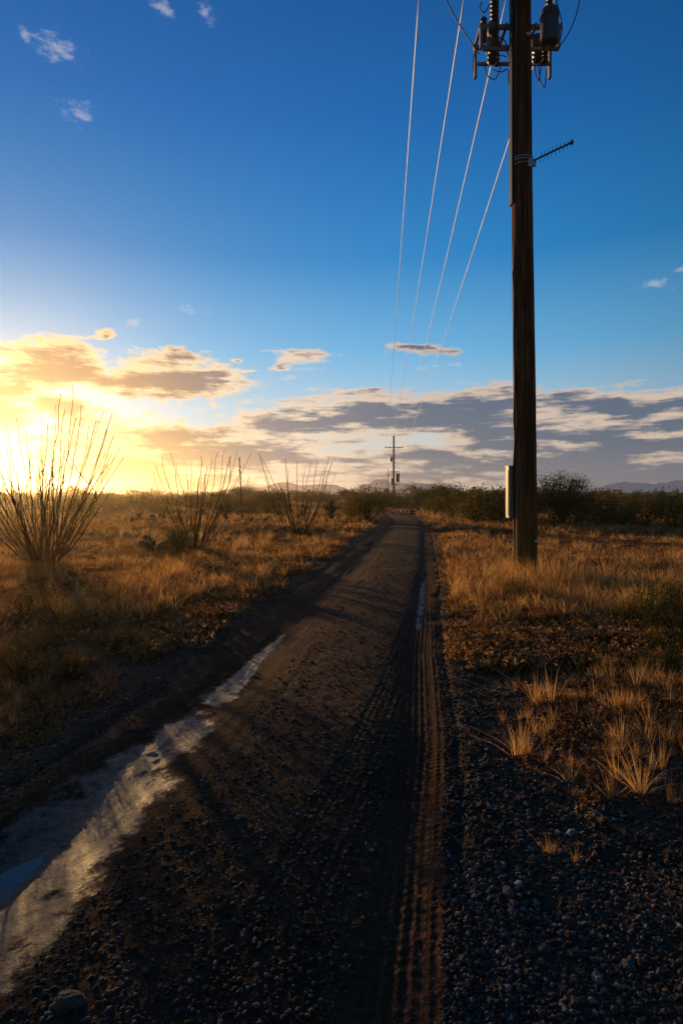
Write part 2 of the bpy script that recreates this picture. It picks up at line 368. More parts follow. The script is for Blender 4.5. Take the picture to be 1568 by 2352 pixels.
def kleft(f,pp=.07): return lambda x,d: f(x,d)&((lat(x,d)<0)|(d>5.2)|(rng.random(len(x))<pp*np.clip((lat(x,d)-.6)*1.5,0,3)*np.clip((d-2)/2,0,2)))
scatter(gr,T_near,4800,2.6,12,wide,.2,.75,kleft(kr(.54,.9),.16))
scatter(gr,T_mid,11000,7,30,wide,.4,1.1,kr(.49,.5),power=2)
scatter(gr,T_far,9000,25,95,wide,.6,1.4,kr(.46,.6),power=2)
scatter(gr,T_far,4500,90,300,wide,1.2,2.2,kr(.42,1),power=2)
def bunch(px,py,n,rad,h,near=True):
    x,y=gp(px,py); xs_=x+rng.normal(0,rad,n); ys_=y+rng.normal(0,rad*.8,n)
    k=off(xs_,ys_)>.05; xs_=xs_[k]; ys_=ys_[k]; n=len(xs_)
    if n==0: return
    pr=T_near[rng.integers(0,5)] if near else T_mid[rng.integers(0,5)]
    gr.add(*inst(pr,np.stack([xs_,ys_,surf(xs_,ys_)-.01],1),rng.random(n)*6.28,h/.3*rng.uniform(.6,1.1,n),rr=rng.uniform(.5,1,n),tilt=.12))
for a in [(410,1330,18,.14,.58),(1190,1375,45,.45,.38),(1290,1350,80,.5,.58),(1230,1330,50,.35,.52),(1110,1370,34,.3,.33),(1330,1390,34,.4,.4),(1400,1360,40,.6,.45),
          (1205,1730,4,.03,.25),(1250,1690,3,.05,.18),(1160,1650,4,.08,.13),(1240,1620,4,.04,.3),(1305,1750,3,.06,.14),(1490,1750,4,.07,.26),(1480,1820,3,.03,.28),(1410,1700,4,.06,.2),
          (1500,1420,14,.15,.6),(1280,1960,3,.04,.12),(1270,1480,20,.25,.2),(1130,1450,28,.25,.16),(1090,1400,28,.25,.16),(1070,1330,30,.3,.18),(1060,1280,30,.4,.2),(1180,1520,20,.25,.14),(1420,1560,16,.2,.22),(1540,1600,16,.2,.27),(1380,1620,10,.2,.14),(1480,1640,14,.2,.22),(1340,1540,12,.2,.18),(1240,1580,8,.15,.12),(1530,1690,8,.12,.2),
          (620,1235,12,.4,.5),(745,1250,12,.4,.4),(580,1255,12,.4,.5),(480,1240,16,.6,.5),(300,1230,16,.8,.5),(230,1200,16,1,.5),(1470,1200,20,2,.5),(980,1190,25,1.6,.6),(930,1180,40,2,.7),(1040,1215,18,.8,.5)]:
    bunch(*a)
gr.obj('dry_grass',m_dry)
lw=Geo()
Fb=[forb(26,.06,.0030) for _ in range(5)]; Fm=[forb(22,.085,.0065) for _ in range(5)]; Ff=[forb(14,.2,.02) for _ in range(4)]
patch2=lambda x,y: fbm(x/.9+31,y/.9+4)
kf=lambda thr,edge:(lambda x,d:(off(x,d)>ef(x,d,edge)*rng.uniform(.2,1.4,len(x)))&(patch2(x,d)+rng.normal(0,.09,len(x))>thr))
scatter(lw,Fb,12500,2.8,12,wide,.4,1.5,kleft(kf(.43,.5),.32),power=1)
scatter(lw,Fm,21000,5.2,28,wide,.5,1.7,kf(.40,.3),power=2)
scatter(lw,Ff,12000,24,160,wide,.5,1.4,kf(.40,.4),power=2)
lw.obj('dry_weeds',m_low)

# ---------- shrubs
def bush(nl,leaf,R=1.,H=1.,ncl=26,twigs=40):
    g=Geo(); C=[]
    for i in range(ncl):
        a=rng.random()*6.28; rr=R*rng.random()**.5*rng.uniform(.6,1.05); zz=H*(1-.45*(rr/R)**2)*rng.uniform(.35,1.0)
        C.append([math.cos(a)*rr,math.sin(a)*rr,zz])
    C=np.array(C)
    for c_ in C[:twigs]:
        p0=np.array([rng.normal(0,.05*R),rng.normal(0,.05*R),0]); mid=(p0+c_)/2*np.array([.85,.85,1.05])
        V,Fc=tube([p0,mid,c_],[.016*R,.011*R,.005*R],3); g.add(V,Fc,.0)
    per=nl//ncl
    for c_ in C:
        s=rng.uniform(.10,.24)*R; P=c_+rng.normal(0,1,(per,3))*np.array([s,s,s*.8]); P[:,2]=np.maximum(P[:,2],.02)
        e1=rng.normal(0,1,(per,3))*leaf; e2=rng.normal(0,1,(per,3))*leaf
        V=np.stack([P,P+e1,P+e2],1).reshape(-1,3); b=rng.random()
        g.add(V,np.arange(per*3).reshape(-1,3),np.repeat(np.clip(b*.6+rng.random(per)*.5,0,1),3))
    return g.arr()
def place(name,proto,px,py,w,h,mat,rot=None):
    x,y=gp(px,py); V,Fc,R=proto
    rot=rng.random()*6.28 if rot is None else rot
    V2,F2,R2=inst(proto,np.array([[x,y,float(surf(np.array(x),np.array(y)))-.02]]),np.array([rot]),np.array([[w,w,h]]),rr=np.array([rng.random()]))
    return mk(name,V2,F2,mat,{'rnd':R2})
B_hi=[bush(5200,.016) for _ in range(3)]; B_mid=[bush(2600,.035) for _ in range(4)]; B_lo=[bush(420,.085,ncl=12,twigs=0) for _ in range(6)]
for px,py,w,h,hi in [(845,1200,1.5,1.9,0),(810,1196,1.3,1.3,0),(620,1178,2.6,1.9,0),(1090,1203,2.3,2.0,0),(1040,1192,2.3,2.2,0),(1140,1200,2.2,2.1,0),(1185,1196,2.2,2.0,0),(880,1172,2.2,1.7,0),(960,1166,3,1.9,0),(915,1168,2.5,1.6,0),(1000,1180,1.6,1.5,0),
        (1370,1205,2.2,1.3,0),(1420,1210,1.8,1.2,0),(1480,1204,2.4,1.5,0),(1550,1215,2.0,1.7,0),(1330,1198,2.0,1.4,0),(510,1172,2,1.5,0),(440,1168,2.5,1.6,0),(575,1180,1.2,1.0,0),(350,1172,2.6,1.6,0),
        (250,1178,2.6,1.1,0),(170,1180,2.2,1.1,0),(1490,1455,.5,.6,1),(1560,1500,.5,.7,1),(1545,1420,.5,.5,1),(1440,1440,.35,.35,1),(140,1450,.5,.38,1),(60,1420,.5,.42,1),(1200,1385,.45,.4,1),(1150,1375,.4,.33,1),(1240,1395,.35,.3,1),(1530,1560,.35,.4,1),
        (260,1490,.35,.24,1),(370,1420,.35,.25,1),(170,1560,.35,.28,1),(40,1570,.4,.35,1),(520,1390,.3,.2,1),(240,1390,.4,.3,1),(90,1510,.4,.3,1)]:
    place('offscreen_shade_bush',(B_hi if hi else B_mid)[rng.integers(0,3)],px,py,w*.75,h,m_bush if rng.random()<.75 else m_green)
for x,y,w,h in [(-10.5,13.5,1.5,1.9),(-12.5,14.5,1.6,2.1),(-14,17,1.9,2.2),(-9.2,11.5,1.0,1.4),(-17,19,2,2.3),(-8.2,10.2,.9,1.2)]:  # unseen bushes added left of the frame to shade the foreground
    V2,F2,R2=inst(B_mid[rng.integers(0,4)],np.array([[x,y,0]]),rng.random(1)*6,np.array([[w,w,h]]))
    mk('offscreen_shade_bush',V2,F2,m_bush,{'rnd':R2})
sc=Geo()
kk=lambda x,d:(off(x,d)>2.0+1.2*rng.random(len(x)))&~((np.abs(x-(3.45+.0686*(d-10.7)))<1.2)&(d<118)&(d>30))
def scat2(n,a,b,s0,s1,protos,sub=None,thr=.42):
    u=rng.random(n); d=a*(b/a)**u; x=rng.uniform(-.9,.9,n)*d; k=kk(x,d)&(fbm(x/14,d/14)+rng.normal(0,.08,n)>thr)
    if sub is not None: k&=sub(x,d)
    x=x[k];d=d[k];n=len(x)
    idx=rng.integers(0,len(protos),n)
    for i,pr in enumerate(protos):
        s=idx==i; m=s.sum()
        if not m: continue
        w=s0+(s1-s0)*rng.random(m)**1.8; sc.add(*inst(pr,np.stack([x[s],d[s],g0(x[s],d[s])-.05],1),rng.random(m)*6.28,np.stack([w,w,w*rng.uniform(.75,1.1,m)],1)))
scat2(150,34,80,.5,1.4,B_mid,lambda x,d:(x>0)|(rng.random(len(x))<.5))
scat2(110,30,75,.5,1.3,B_mid,lambda x,d:(x>8))
scat2(1400,65,260,.7,2.1,B_lo,thr=.44)
scat2(1700,220,1200,1.4,3.4,B_lo)
scat2(80,110,500,2.0,4.2,B_lo)
sc.obj('desert_scrub',m_scrub)

def tree(name,px,py,wd,ht):
    x,y=gp(px,py); par=bpy.data.objects.new(name,None); scn.collection.objects.link(par); par.location=(x,y,0)
    g=Geo(); lf=Geo()
    for k in range(7):
        a=k*.9+rng.random(); tip=np.array([math.cos(a)*wd*.33*rng.uniform(.5,1),math.sin(a)*wd*.33,ht*rng.uniform(.5,.85)])
        P=np.array([[0,0,-.05],[tip[0]*.2,tip[1]*.2,ht*.18],[tip[0]*.6,tip[1]*.6,ht*.42],tip]); g.add(*tube(P,[.1,.08,.05,.02],7))
        for q in range(4):
            t2=tip+rng.normal(0,1,3)*np.array([wd*.13,wd*.13,ht*.1]); g.add(*tube([P[2],(P[2]+t2)/2,t2],[.03,.02,.008],4))
    for q in range(120):
        a=rng.random()*6.28; r=wd*.47*rng.random()**.5; z=ht*(.12+.84*rng.random()**.75*(1-.4*(r/(wd*.5))**2))
        c_=np.array([math.cos(a)*r,math.sin(a)*r,z]); s=rng.uniform(.05,.085)*wd; n=200
        P=c_+rng.normal(0,1,(n,3))*s; P[:,2]=np.maximum(P[:,2],.05); e1=rng.normal(0,1,(n,3))*.034; e2=rng.normal(0,1,(n,3))*.034
        b=rng.random(); lf.add(np.stack([P,P+e1,P+e2],1).reshape(-1,3),np.arange(n*3).reshape(-1,3),np.repeat(np.clip(b*.6+rng.random(n)*.4,0,1),3))
    g.obj('limbs',m_bark,True,par); lf.obj('crown',m_green,False,par)
tree('mesquite_tree',1292,1203,3.6,2.75)
tree('mesquite_tree',1010,1170,5.0,2.8)
tree('mesquite_tree',560,1160,5.0,2.9)

def ocotillo(px,py,tips,extra,H,spread,seed,rad=.014):
    rg=np.random.default_rng(seed)
    x,y=gp(px,py); z=float(surf(np.array(x),np.array(y)))-.03; g=Geo()
    T=[]
    for tx,ty in tips:
        dd=rg.normal(0,.35); T.append(W(tx,ty,y+dd))
    for _ in range(extra):
        a=rg.random()*6.28; r=spread*rg.random()**.55; T.append(np.array([x+math.cos(a)*r,y+math.sin(a)*r,H*rg.uniform(.5,.98)*(1-.18*r/spread)]))
    for t in T:
        a=rg.random()*6.28; b=np.array([x+math.cos(a)*.12+ (t[0]-x)*.10,y+math.sin(a)*.12+(t[1]-y)*.10,z])
        n=14; s=np.linspace(0,1,n)[:,None]
        bow=np.array([(t[0]-x),(t[1]-y),0])*.22*rg.uniform(-.1,1.3)
        wob=np.cumsum(rg.normal(0,.02,(n,3)),axis=0)*[1,1,.3]; wob-=s*wob[-1]
        P=b+(t-b)*s+bow*np.sin(s*np.pi)*.55*(1-s*.4)+wob
        r=np.linspace(rad,rad*.42,n)*rg.uniform(.65,1.2)
        rr=rg.random(); g.add(*tube(P,r,5),rr)
        m=46; u=rg.uniform(.08,1,m); ii=np.minimum((u*(n-1)).astype(int),n-2); fr=u*(n-1)-ii; Pc=P[ii]*(1-fr)[:,None]+P[ii+1]*fr[:,None]
        e=rg.normal(0,1,(m,3)); e/=np.linalg.norm(e,axis=1)[:,None]; e[:,2]=np.abs(e[:,2])*.5; e*=rad*1.6; w=np.array([0,0,rad*.55])
        g.add(np.stack([Pc-w,Pc+w,Pc+e],1).reshape(-1,3),np.arange(m*3).reshape(-1,3),rr)
        if rg.random()<.35:
            q=P[n//2+rg.integers(-3,3)]; e=q+np.array([rg.normal(0,.25),rg.normal(0,.25),rg.uniform(.5,1.1)])*H*.3
            mid=(q+e)/2+np.array([rg.normal(0,.04),rg.normal(0,.04),-.05]); g.add(*tube([q,mid,e],[rad*.7,rad*.6,rad*.4],4),rr)
    g.obj('ocotillo',m_oco,True)
ocotillo(100,1292,[(168,884),(187,930),(150,940),(258,950),(238,945),(222,965),(285,1050),(275,1030),(38,962),(15,980),(0,1040),(60,985),(110,975),(128,930),(205,975),(250,1065),(95,940),(175,960),(140,905),(-60,980),(-120,1020),(-180,1060),(245,985),(-30,990),(262,1000)],44,3.2,1.9,3,.0155)
ocotillo(450,1262,[(357,1068),(372,1050),(392,1040),(405,1062),(428,1085),(440,1062),(462,1048),(488,1052),(500,1040),(516,1033),(530,1050),(545,1038),(577,1042),(560,1070),(572,1095),(380,1095),(352,1085),(532,1090),(476,1070)],14,2.5,1.25,5,.0165)
ocotillo(686,1228,[(595,1040),(600,1050),(612,1085),(655,1052),(660,1075),(683,1058),(700,1085),(713,1062),(728,1060),(745,1072),(756,1048),(762,1062),(770,1088),(752,1105),(640,1108)],7,2.4,1.0,8,.0195)
ocotillo(322,1190,[(283,1105),(300,1118),(312,1100),(330,1108),(345,1098),(362,1092),(368,1112)],10,2.6,1.4,9,.022)
ocotillo(810,1172,[(775,1122),(790,1112),(806,1118),(822,1110),(835,1122)],10,2.9,2.0,12,.028)
ocotillo(205,1180,[(170,1120),(190,1112),(215,1118),(240,1115)],12,2.4,1.6,13,.024)

def yucca(px,py,R,n=150,stalk=0,w=.016):
    x,y=gp(px,py); z=float(surf(np.array(x),np.array(y))); g=Geo()
    c0=np.array([x,y,z+R*.55])
    for k in range(n):
        u=rng.uniform(-.25,1); a=rng.random()*6.28; h=math.sqrt(1-u*u); d=np.array([math.cos(a)*h,math.sin(a)*h,u])
        l=R*rng.uniform(.8,1.08); sd=np.cross(d,[0,0,1.]); sd/=np.linalg.norm(sd)+1e-6; ww=w*R*1.6
        dr=np.array([0,0,-.06*l*h]); P=[c0+d*.08*R,c0+d*l*.45+dr*.3,c0+d*l+dr]
        g.add([P[0]-sd*ww,P[0]+sd*ww,P[1]+sd*ww*.8,P[1]-sd*ww*.8,P[2]],[[0,1,2],[0,2,3],[3,2,4]],rng.random() if u>0 else 1.)
    g.add(*tube([[x,y,z-.05],[x,y,z+R*.65]],[R*.14,R*.11],7),.9)
    if stalk:
        s=np.linspace(0,1,6)[:,None]; P=c0+s*np.array([-.05*stalk,0,stalk]); g.add(*tube(P,[.04,.04,.037,.035,.03,.02],5),0.)
        for k in range(60):
            q=c0+np.array([-.05*stalk,0,stalk])*rng.uniform(.55,1); e=rng.normal(0,.05,3); e2=rng.normal(0,.05,3); g.add([q,q+e,q+e2],[[0,1,2]],.0)
    g.obj('yucca',m_yuc)
yucca(408,1285,.66,230,0,.022); yucca(760,1200,1.0,220,0,.022); yucca(518,1203,.95,180,0,.02); yucca(556,1197,.7,120,3.3); yucca(545,1190,.5,90,0); yucca(700,1180,.8,100); yucca(950,1172,.9,90); yucca(1335,1205,.5,90)
def pear(px,py,S,n):
    x,y=gp(px,py); z=float(surf(np.array(x),np.array(y))); g=Geo(); V0,F0=icos(3)
    pads=[]
    for k in range(n):
        if k<n*.45 or not pads: p=np.array([rng.normal(0,S*.6),rng.normal(0,S*.35),-.05]); lvl=0
        else: q=pads[rng.integers(0,len(pads))]; p=q[0]; lvl=q[1]
        if lvl>2: continue
        L_=rng.uniform(.09,.14); a=rng.normal(0,.5); b=rng.normal(0,.3); yaw=rng.random()*3.14
        up=np.array([math.sin(a),math.sin(b),math.cos(a)]); up/=np.linalg.norm(up); nx_=np.array([math.cos(yaw),math.sin(yaw),0]); nx_-=up*(nx_@up); nx_/=np.linalg.norm(nx_); ny=np.cross(up,nx_)
        V=V0*np.array([1,.16,1]); V=V*(L_*np.array([.78,1,1])); V[:,0]*=(1+.25*V0[:,2])
        Wd=V[:,:1]*nx_+V[:,1:2]*ny+(V[:,2:]+L_*.95)*up+p+[x,y,z]; g.add(Wd,F0); pads.append((p+up*L_*1.85,lvl+1))
    g.obj('prickly_pear',m_pear,True)
pear(352,1204,1.4,90); pear(350,1262,.4,24); pear(385,1252,.4,24); pear(950,1182,1.2,30)

# ---------- mountains
mt=Geo()
def ridge(az0,az1,hpx,dist,seed):
    n=260; s=np.linspace(0,1,n); px=az0+(az1-az0)*s; x=(px-CX)/F*dist; env=np.sin(s*np.pi)**.6
    h=(hpx/F*dist)*env*(.35+.9*np.abs(fbm(px/55+seed,s*0+seed,5)-.15)); h=np.maximum(h,0)
    m=10; V=[];
    for j in range(m+1):
        t=j/m; V.append(np.stack([x+fbm(px/9+j,s*0+j)*60-30,np.full(n,dist)+(1-t)*-900*(1-t),h*t**1.2*(1+.12*(fbm(px/12,s*0+j*.7)-.5)*(t<1))+EYE-6*(t==0)],1))
    V=np.vstack(V); i,j=np.meshgrid(np.arange(n-1),np.arange(m)); a=(j*n+i).ravel(); mt.add(V,np.stack([a,a+1,a+n+1,a+n],1),.5)
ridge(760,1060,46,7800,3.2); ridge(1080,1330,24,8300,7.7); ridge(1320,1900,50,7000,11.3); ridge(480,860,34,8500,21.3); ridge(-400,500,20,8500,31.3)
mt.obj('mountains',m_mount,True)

# ---------- utility poles
def pole(name,x,y,H,lean=0.):
    e=bpy.data.objects.new(name,None); scn.collection.objects.link(e)
    g=Geo(); s=np.linspace(0,1,40); P=np.stack([x+lean*s+.008*np.sin(s*9),y+0*s,-.1+s*(H+.1)],1); g.add(*tube(P,.213-.045*s+rng.normal(0,.0015,40),28)); g.obj('shaft',m_wood,True,e)
    return e
def ins(g,p,h=.28,r=.06,n=5):
    p=np.asarray(p,float)
    Z=np.linspace(0,h,n*4+1); R=np.array([r*(1 if i%4 in(1,2) else .55) for i in range(len(Z))]); g.add(*tube(p+np.stack([0*Z,0*Z,Z],1),R,12))
def arms(e,x,y,z,x0,x1,offs):
    g=Geo(); g.add(*box([x+(x0+x1)/2,y-.26,z],[x1-x0,.1,.13])); g.add(*tube([[x,y-.2,z-.9],[x+x1*.6,y-.22,z-.04]],.02,5)); g.add(*tube([[x,y-.2,z-.9],[x+x0*.6,y-.22,z-.04]],.02,5)); g.obj('crossarm',m_wood,False,e)
    g=Geo()
    for o_ in offs: ins(g,[x+o_,y-.26,z+.06],.25,.07,4)
    g.obj('insulators',m_cer,True,e)
PX,PY=3.45,10.7; ARM=12.1; X2_,Y2_=10.55,115.0
offs1=[-1.92,-.97,-.08,.95]; offs2=[-1.7,-.75,.75,1.7]
P1=pole('utility_pole',PX+.01,PY,14.4,-.12); arms(P1,PX-.1,PY,ARM-.25,-2.1,1.2,[-1.82,-.87,.02,1.05])
D=PY
def pw(x,y,dd=0): return W(x,y,D+dd)
g=Geo(); a=pw(1181,470,-.02); b=pw(1175,-120,-.02); g.add(*box([(a[0]+b[0])/2,PY-.02,(a[2]+b[2])/2],[.10,.16,b[2]-a[2]])); g.obj('conduit',m_dark,False,P1)
g=Geo(); P=[pw(*q) for q in ((1180,468,-.05),(1182,520,-.05),(1180,620,-.08),(1177,627,-.08),(1181,680,-.08),(1179,780,-.08),(1182,880,-.08),(1179,960,-.08),(1182,1010,-.06),(1178,1080,0),(1180,1200,0),(1182,1330,0))]
P=np.array(P); t=np.linspace(0,11,70); Pi=np.stack([np.interp(t,np.arange(12),P[:,k]) for k in range(3)],1); g.add(*tube(Pi,.017,6))
g.add(*tube([q+np.array([.02,-.03,0]) for q in P[:10]],.009,5)); g.obj('riser_cable',m_dark,True,P1)
c=pw(1170,1131,.14); g=Geo(); cx_=PX-.265
g.add(*box([cx_,PY+.10,c[2]],[.085,.19,.96])); g.add(*box([cx_,PY+.10,c[2]+.492],[.11,.215,.022])); g.add(*box([cx_-.046,PY+.10,c[2]],[.010,.15,.86])); g.obj('equipment_cabinet',m_cab,False,P1)
g=Geo(); g.add(*box([PX-.2,PY+.1,c[2]+.3],[.08,.05,.06])); g.add(*box([PX-.2,PY+.1,c[2]-.3],[.08,.05,.06])); g.add(*box([PX+.22,PY+.05,c[2]-.45],[.05,.1,.16])); g.obj('cabinet_bracket',m_steel,False,P1)
g=Geo()
for yy_ in (368,374,383): 
    zc=pw(1207,yy_)[2]; th=np.linspace(0,2*np.pi,33); rr_=.201; g.add(*tube(np.stack([PX-.06+rr_*np.cos(th),PY+rr_*np.sin(th),zc+.015*np.sin(th*1)],1),.009,5))
q=pw(1221,374,-.2); g.add(*box([q[0],PY-.2,q[2]],[.14,.04,.12])); g.add(*box([q[0]-.03,PY-.225,q[2]],[.03,.03,.17])); g.obj('antenna_bracket',m_tag,False,P1)
g=Geo(); a=pw(1226,368,-.22); b=pw(1312,327,-.6); g.add(*tube([a,b],.017,8))
for k in range(9):
    q=a+(b-a)*(.18+.82*k/8); l=.13-.004*k; dv=np.array([.18,.05,1.0]); dv/=np.linalg.norm(dv); g.add(*tube([q-dv*l*.8,q+dv*l*.8],.005,5))
g.add(*box(b,[.05,.05,.05])); g.obj('antenna',m_dark,False,P1)
g=Geo(); q=pw(1222,1241); g.add(*tube([[q[0],PY-.187,q[2]],[q[0],PY-.20,q[2]]],.024,14)); q=pw(1206,95); g.add(*box([q[0],PY-.18,q[2]],[.08,.02,.05])); g.obj('pole_tag',m_tag,False,P1)
zf=pw(1100,62,.22)[2]; xl=pw(1101,62,.22)[0]; xrr=pw(1288,62,.22)[0]
g=Geo()
for dy in (.22,.72): g.add(*box([(xl+xrr)/2,PY+dy,zf],[xrr-xl,.045,.085])); g.add(*box([(xl+xrr)/2,PY+dy+.03,zf+.045],[xrr-xl-.004,.05,.006]))
for dy in (.22,.60): g.add(*box([(xl+xrr)/2,PY+dy,zf-.42],[xrr-xl-.1,.04,.06]))
for xx in (xl+.02,xl+.5,xrr-.5,xrr-.02): g.add(*box([xx,PY+.47,zf+.003],[.05,.62,.07]))
for xx in (xl+.02,xrr-.06): 
    g.add(*box([xx,PY+.66,zf-.30],[.05,.09,.72])); g.add(*box([xx,PY+.2,zf-.2],[.05,.07,.45]))
g.obj('equipment_frame',m_steel,False,P1)
g=Geo(); gi=Geo(); gd=Geo()
q=pw(1132,60,.4)
ins(gi,[q[0],PY+.3,zf+.05],.75,.085,9); ins(gi,[q[0]-.12,PY+.66,zf+.05],.5,.07,6); ins(gi,[q[0],PY+.45,zf-.52],.5,.10,5); ins(gi,[q[0]+.13,PY+.62,zf-.45],.36,.06,4)
g.add(*tube([[q[0],PY+.45,zf-.03],[q[0],PY+.45,zf-.3]],.13,16))
g.add(*box([q[0]-.07,PY+.15,zf-.10],[.19,.12,.2])); g.add(*box([q[0]-.07,PY+.07,zf-.10],[.13,.03,.13]))
q2=pw(1251,60,.25); cz=pw(1251,100,.0)[2]
g.add(*tube([[q2[0],PY+.02,cz],[q2[0],PY+.02,cz+.03],[q2[0],PY+.02,cz+.62],[q2[0],PY+.02,cz+.68]],[.15,.165,.165,.10],20)); g.add(*tube([[q2[0],PY+.02,cz+.5],[q2[0],PY+.02,cz+.535]],.175,20))
gi_p=[q2[0],PY+.02,cz+.68]; ins(gi,gi_p,.3,.06,4); ins(gi,[q2[0]-.08,PY+.45,zf-.5],.45,.10,5); ins(gi,[q2[0]+.1,PY+.55,zf-.45],.4,.07,5); ins(gi,[q2[0]+.12,PY+.4,zf+.05],.6,.07,7)
g.add(*tube([[q2[0]-.08,PY+.45,zf-.02],[q2[0]-.08,PY+.45,zf-.22]],.12,16))
g.obj('recloser_tanks',m_grey,True,P1); gi.obj('bushings',m_cer,True,P1)
def loop(pts,r=.011):
    P=np.array([pw(*q) for q in pts]); n=len(P); t=np.linspace(0,n-1,40)
    out=[]
    for v in t:
        i=min(int(v),n-2); f=v-i; p0=P[max(i-1,0)];p1=P[i];p2=P[i+1];p3=P[min(i+2,n-1)]
        out.append(.5*((2*p1)+(-p0+p2)*f+(2*p0-5*p1+4*p2-p3)*f*f+(-p0+3*p1-3*p2+p3)*f**3))
    gd.add(*tube(out,r,6))
loop([(1000,-60,.2),(1020,-10,.2),(1048,45,.2),(1078,92,.2),(1100,125,.3)]); loop([(1322,-70,.2),(1330,-10,.2),(1322,35,.2),(1305,75,.2),(1283,108,.3)])
loop([(1112,150,.5),(1120,175,.5),(1138,180,.5),(1150,150,.5)]); loop([(1085,165,.6),(1090,120,.6),(1110,105,.6),(1130,120,.6)])
loop([(1235,150,.5),(1240,185,.5),(1250,200,.5),(1254,160,.5)]); loop([(1232,120,.3),(1228,160,.3),(1236,185,.3),(1242,150,.4)])
loop([(1143,85,.2),(1160,95,.2),(1165,120,.2),(1172,135,.1)]); loop([(1105,5,.3),(1102,20,.3),(1112,28,.3),(1124,10,.3)]); loop([(1276,0,.3),(1290,60,.3),(1280,110,.4)])
loop([(1130,160,.5),(1150,165,.4),(1165,160,.3),(1168,190,.1),(1174,200,.05)])
loop([(1250,20,.1),(1262,-5,.3),(1275,30,.4)]); loop([(1140,130,.5),(1155,128,.4),(1168,135,.3)])
gd.obj('jumper_cables',m_dark,True,P1)
P2=pole('utility_pole',X2_,Y2_,13.4); arms(P2,X2_,Y2_,11.0,-1.8,1.8,offs2)
s2=Y2_/F
g=Geo(); g.add(*box([X2_+.75,Y2_,EYE+(HY-1097)*s2],[.75,.7,1.7])); g.add(*box([X2_-.35,Y2_-.1,EYE+(HY-1105)*s2],[.5,.5,1.1])); g.add(*box([X2_+.2,Y2_-.2,EYE+(HY-1084)*s2],[2.0,.12,.15])); g.add(*box([X2_+.2,Y2_-.2,EYE+(HY-1113)*s2],[1.7,.12,.15])); g.add(*tube([[X2_-.55,Y2_,EYE+(HY-1060)*s2],[X2_-.55,Y2_,EYE+(HY-1050)*s2]],.3,12)); g.add(*box([X2_-.4,Y2_-.1,EYE+(HY-1048)*s2],[1.1,.1,.1])); g.add(*box([X2_,Y2_-.25,EYE+(HY-1062)*s2],[.9,.1,.1])); g.obj('switchgear',m_grey,False,P2)
chain=[(PX,PY,offs1,ARM+.1),(X2_,Y2_,offs2,11.3)]
for yv in (270,430,610,820):
    xv=3.45+.0722*(yv-10.7); e=pole('utility_pole',xv,yv,13.3); arms(e,xv,yv,11,-1.8,1.8,offs2); chain.append((xv,yv,offs2,11.3))
e=pole('utility_pole',PX-.0686*100,PY-100,13.3); arms(e,PX-6.86,PY-100,11,-2.2,1.2,offs1); chain.insert(0,(PX-6.86,PY-100,offs1,11.3))
wp=bpy.data.objects.new('power_lines',None); scn.collection.objects.link(wp)
for w in range(4):
    g=Geo()
    for (xa,ya_,oa,za),(xb,yb_,ob,zb) in zip(chain[:-1],chain[1:]):
        n=50; s=np.linspace(0,1,n); sag=1.4*((yb_-ya_)/104)**1.2
        P=np.stack([xa+oa[w]+(xb+ob[w]-xa-oa[w])*s, ya_+(yb_-ya_)*s-.2, za+(zb-za)*s-4*sag*s*(1-s)],1)
        g.add(*tube(P,.012,5))
    g.obj('wire',m_wire,True,wp)

# ---------- low scattering volume added for the golden glow at left, lit by the low sun
hz,nt,o=newmat('glow_haze'); vs=nt.nodes.new('ShaderNodeVolumeScatter'); vs.inputs['Color'].default_value=(1,.84,.58,1); vs.inputs['Density'].default_value=.00052; vs.inputs['Anisotropy'].default_value=.80
nt.links.new(vs.outputs[0],o.inputs['Volume'])
Vh,Qh=box([0,420,9],[1400,1000,24]); mk('haze',Vh,Qh,hz)

# ---------- world
az_s=math.radians(-31.2); el_s=math.radians(5.0)
sun_dir=Vector((math.sin(az_s)*math.cos(el_s),math.cos(az_s)*math.cos(el_s),math.sin(el_s)))
gl_dir=Vector((math.sin(az_s)*math.cos(el_s*.7),math.cos(az_s)*math.cos(el_s*.7),math.sin(el_s*.7)))
wd=bpy.data.worlds.new('World'); scn.world=wd; wd.use_nodes=True; nt=wd.node_tree; nt.nodes.clear()
out=nt.nodes.new('ShaderNodeOutputWorld'); bg=nt.nodes.new('ShaderNodeBackground'); nt.links.new(bg.outputs[0],out.inputs[0]); bg.inputs[1].default_value=.1
sky=nt.nodes.new('ShaderNodeTexSky'); sky.sky_type='NISHITA'; sky.sun_disc=False; sky.sun_elevation=el_s; sky.sun_rotation=az_s; sky.altitude=800; sky.dust_density=1.0
tc=nt.nodes.new('ShaderNodeTexCoord').outputs['Generated']; dv=VM(nt,'NORMALIZE',tc)
sp=nt.nodes.new('ShaderNodeSeparateXYZ'); nt.links.new(dv,sp.inputs[0]); dx,dy,dz=sp.outputs
az=M(nt,'ARCTAN2',dx,dy); el=M(nt,'ARCSINE',dz)
dot=VM(nt,'DOT_PRODUCT',dv,tuple(gl_dir),out=1)
near=M(nt,'MAXIMUM',dot,0.0)
grad=RAMP(nt,M(nt,'MAXIMUM',dz,0.0),[(0,(.52,.43,.37)),(.06,(.60,.58,.54)),(.13,(.40,.58,.70)),(.24,(.12,.42,.72)),(.38,(.008,.225,.565)),(.55,(.0,.13,.44)),(.75,(.0,.065,.26)),(1,(0,.035,.15))])
fall=M(nt,'ADD',.22,M(nt,'MULTIPLY',SM(nt,dot,-.1,.86),.79))
grad=VM(nt,'SCALE',grad,fall)
def CS(col,f):
    n=nt.nodes.new('ShaderNodeVectorMath'); n.operation='SCALE'; n.inputs[0].default_value=col; nt.links.new(f,n.inputs['Scale']); return n.outputs[0]
low=SM(nt,el,.62,.0)
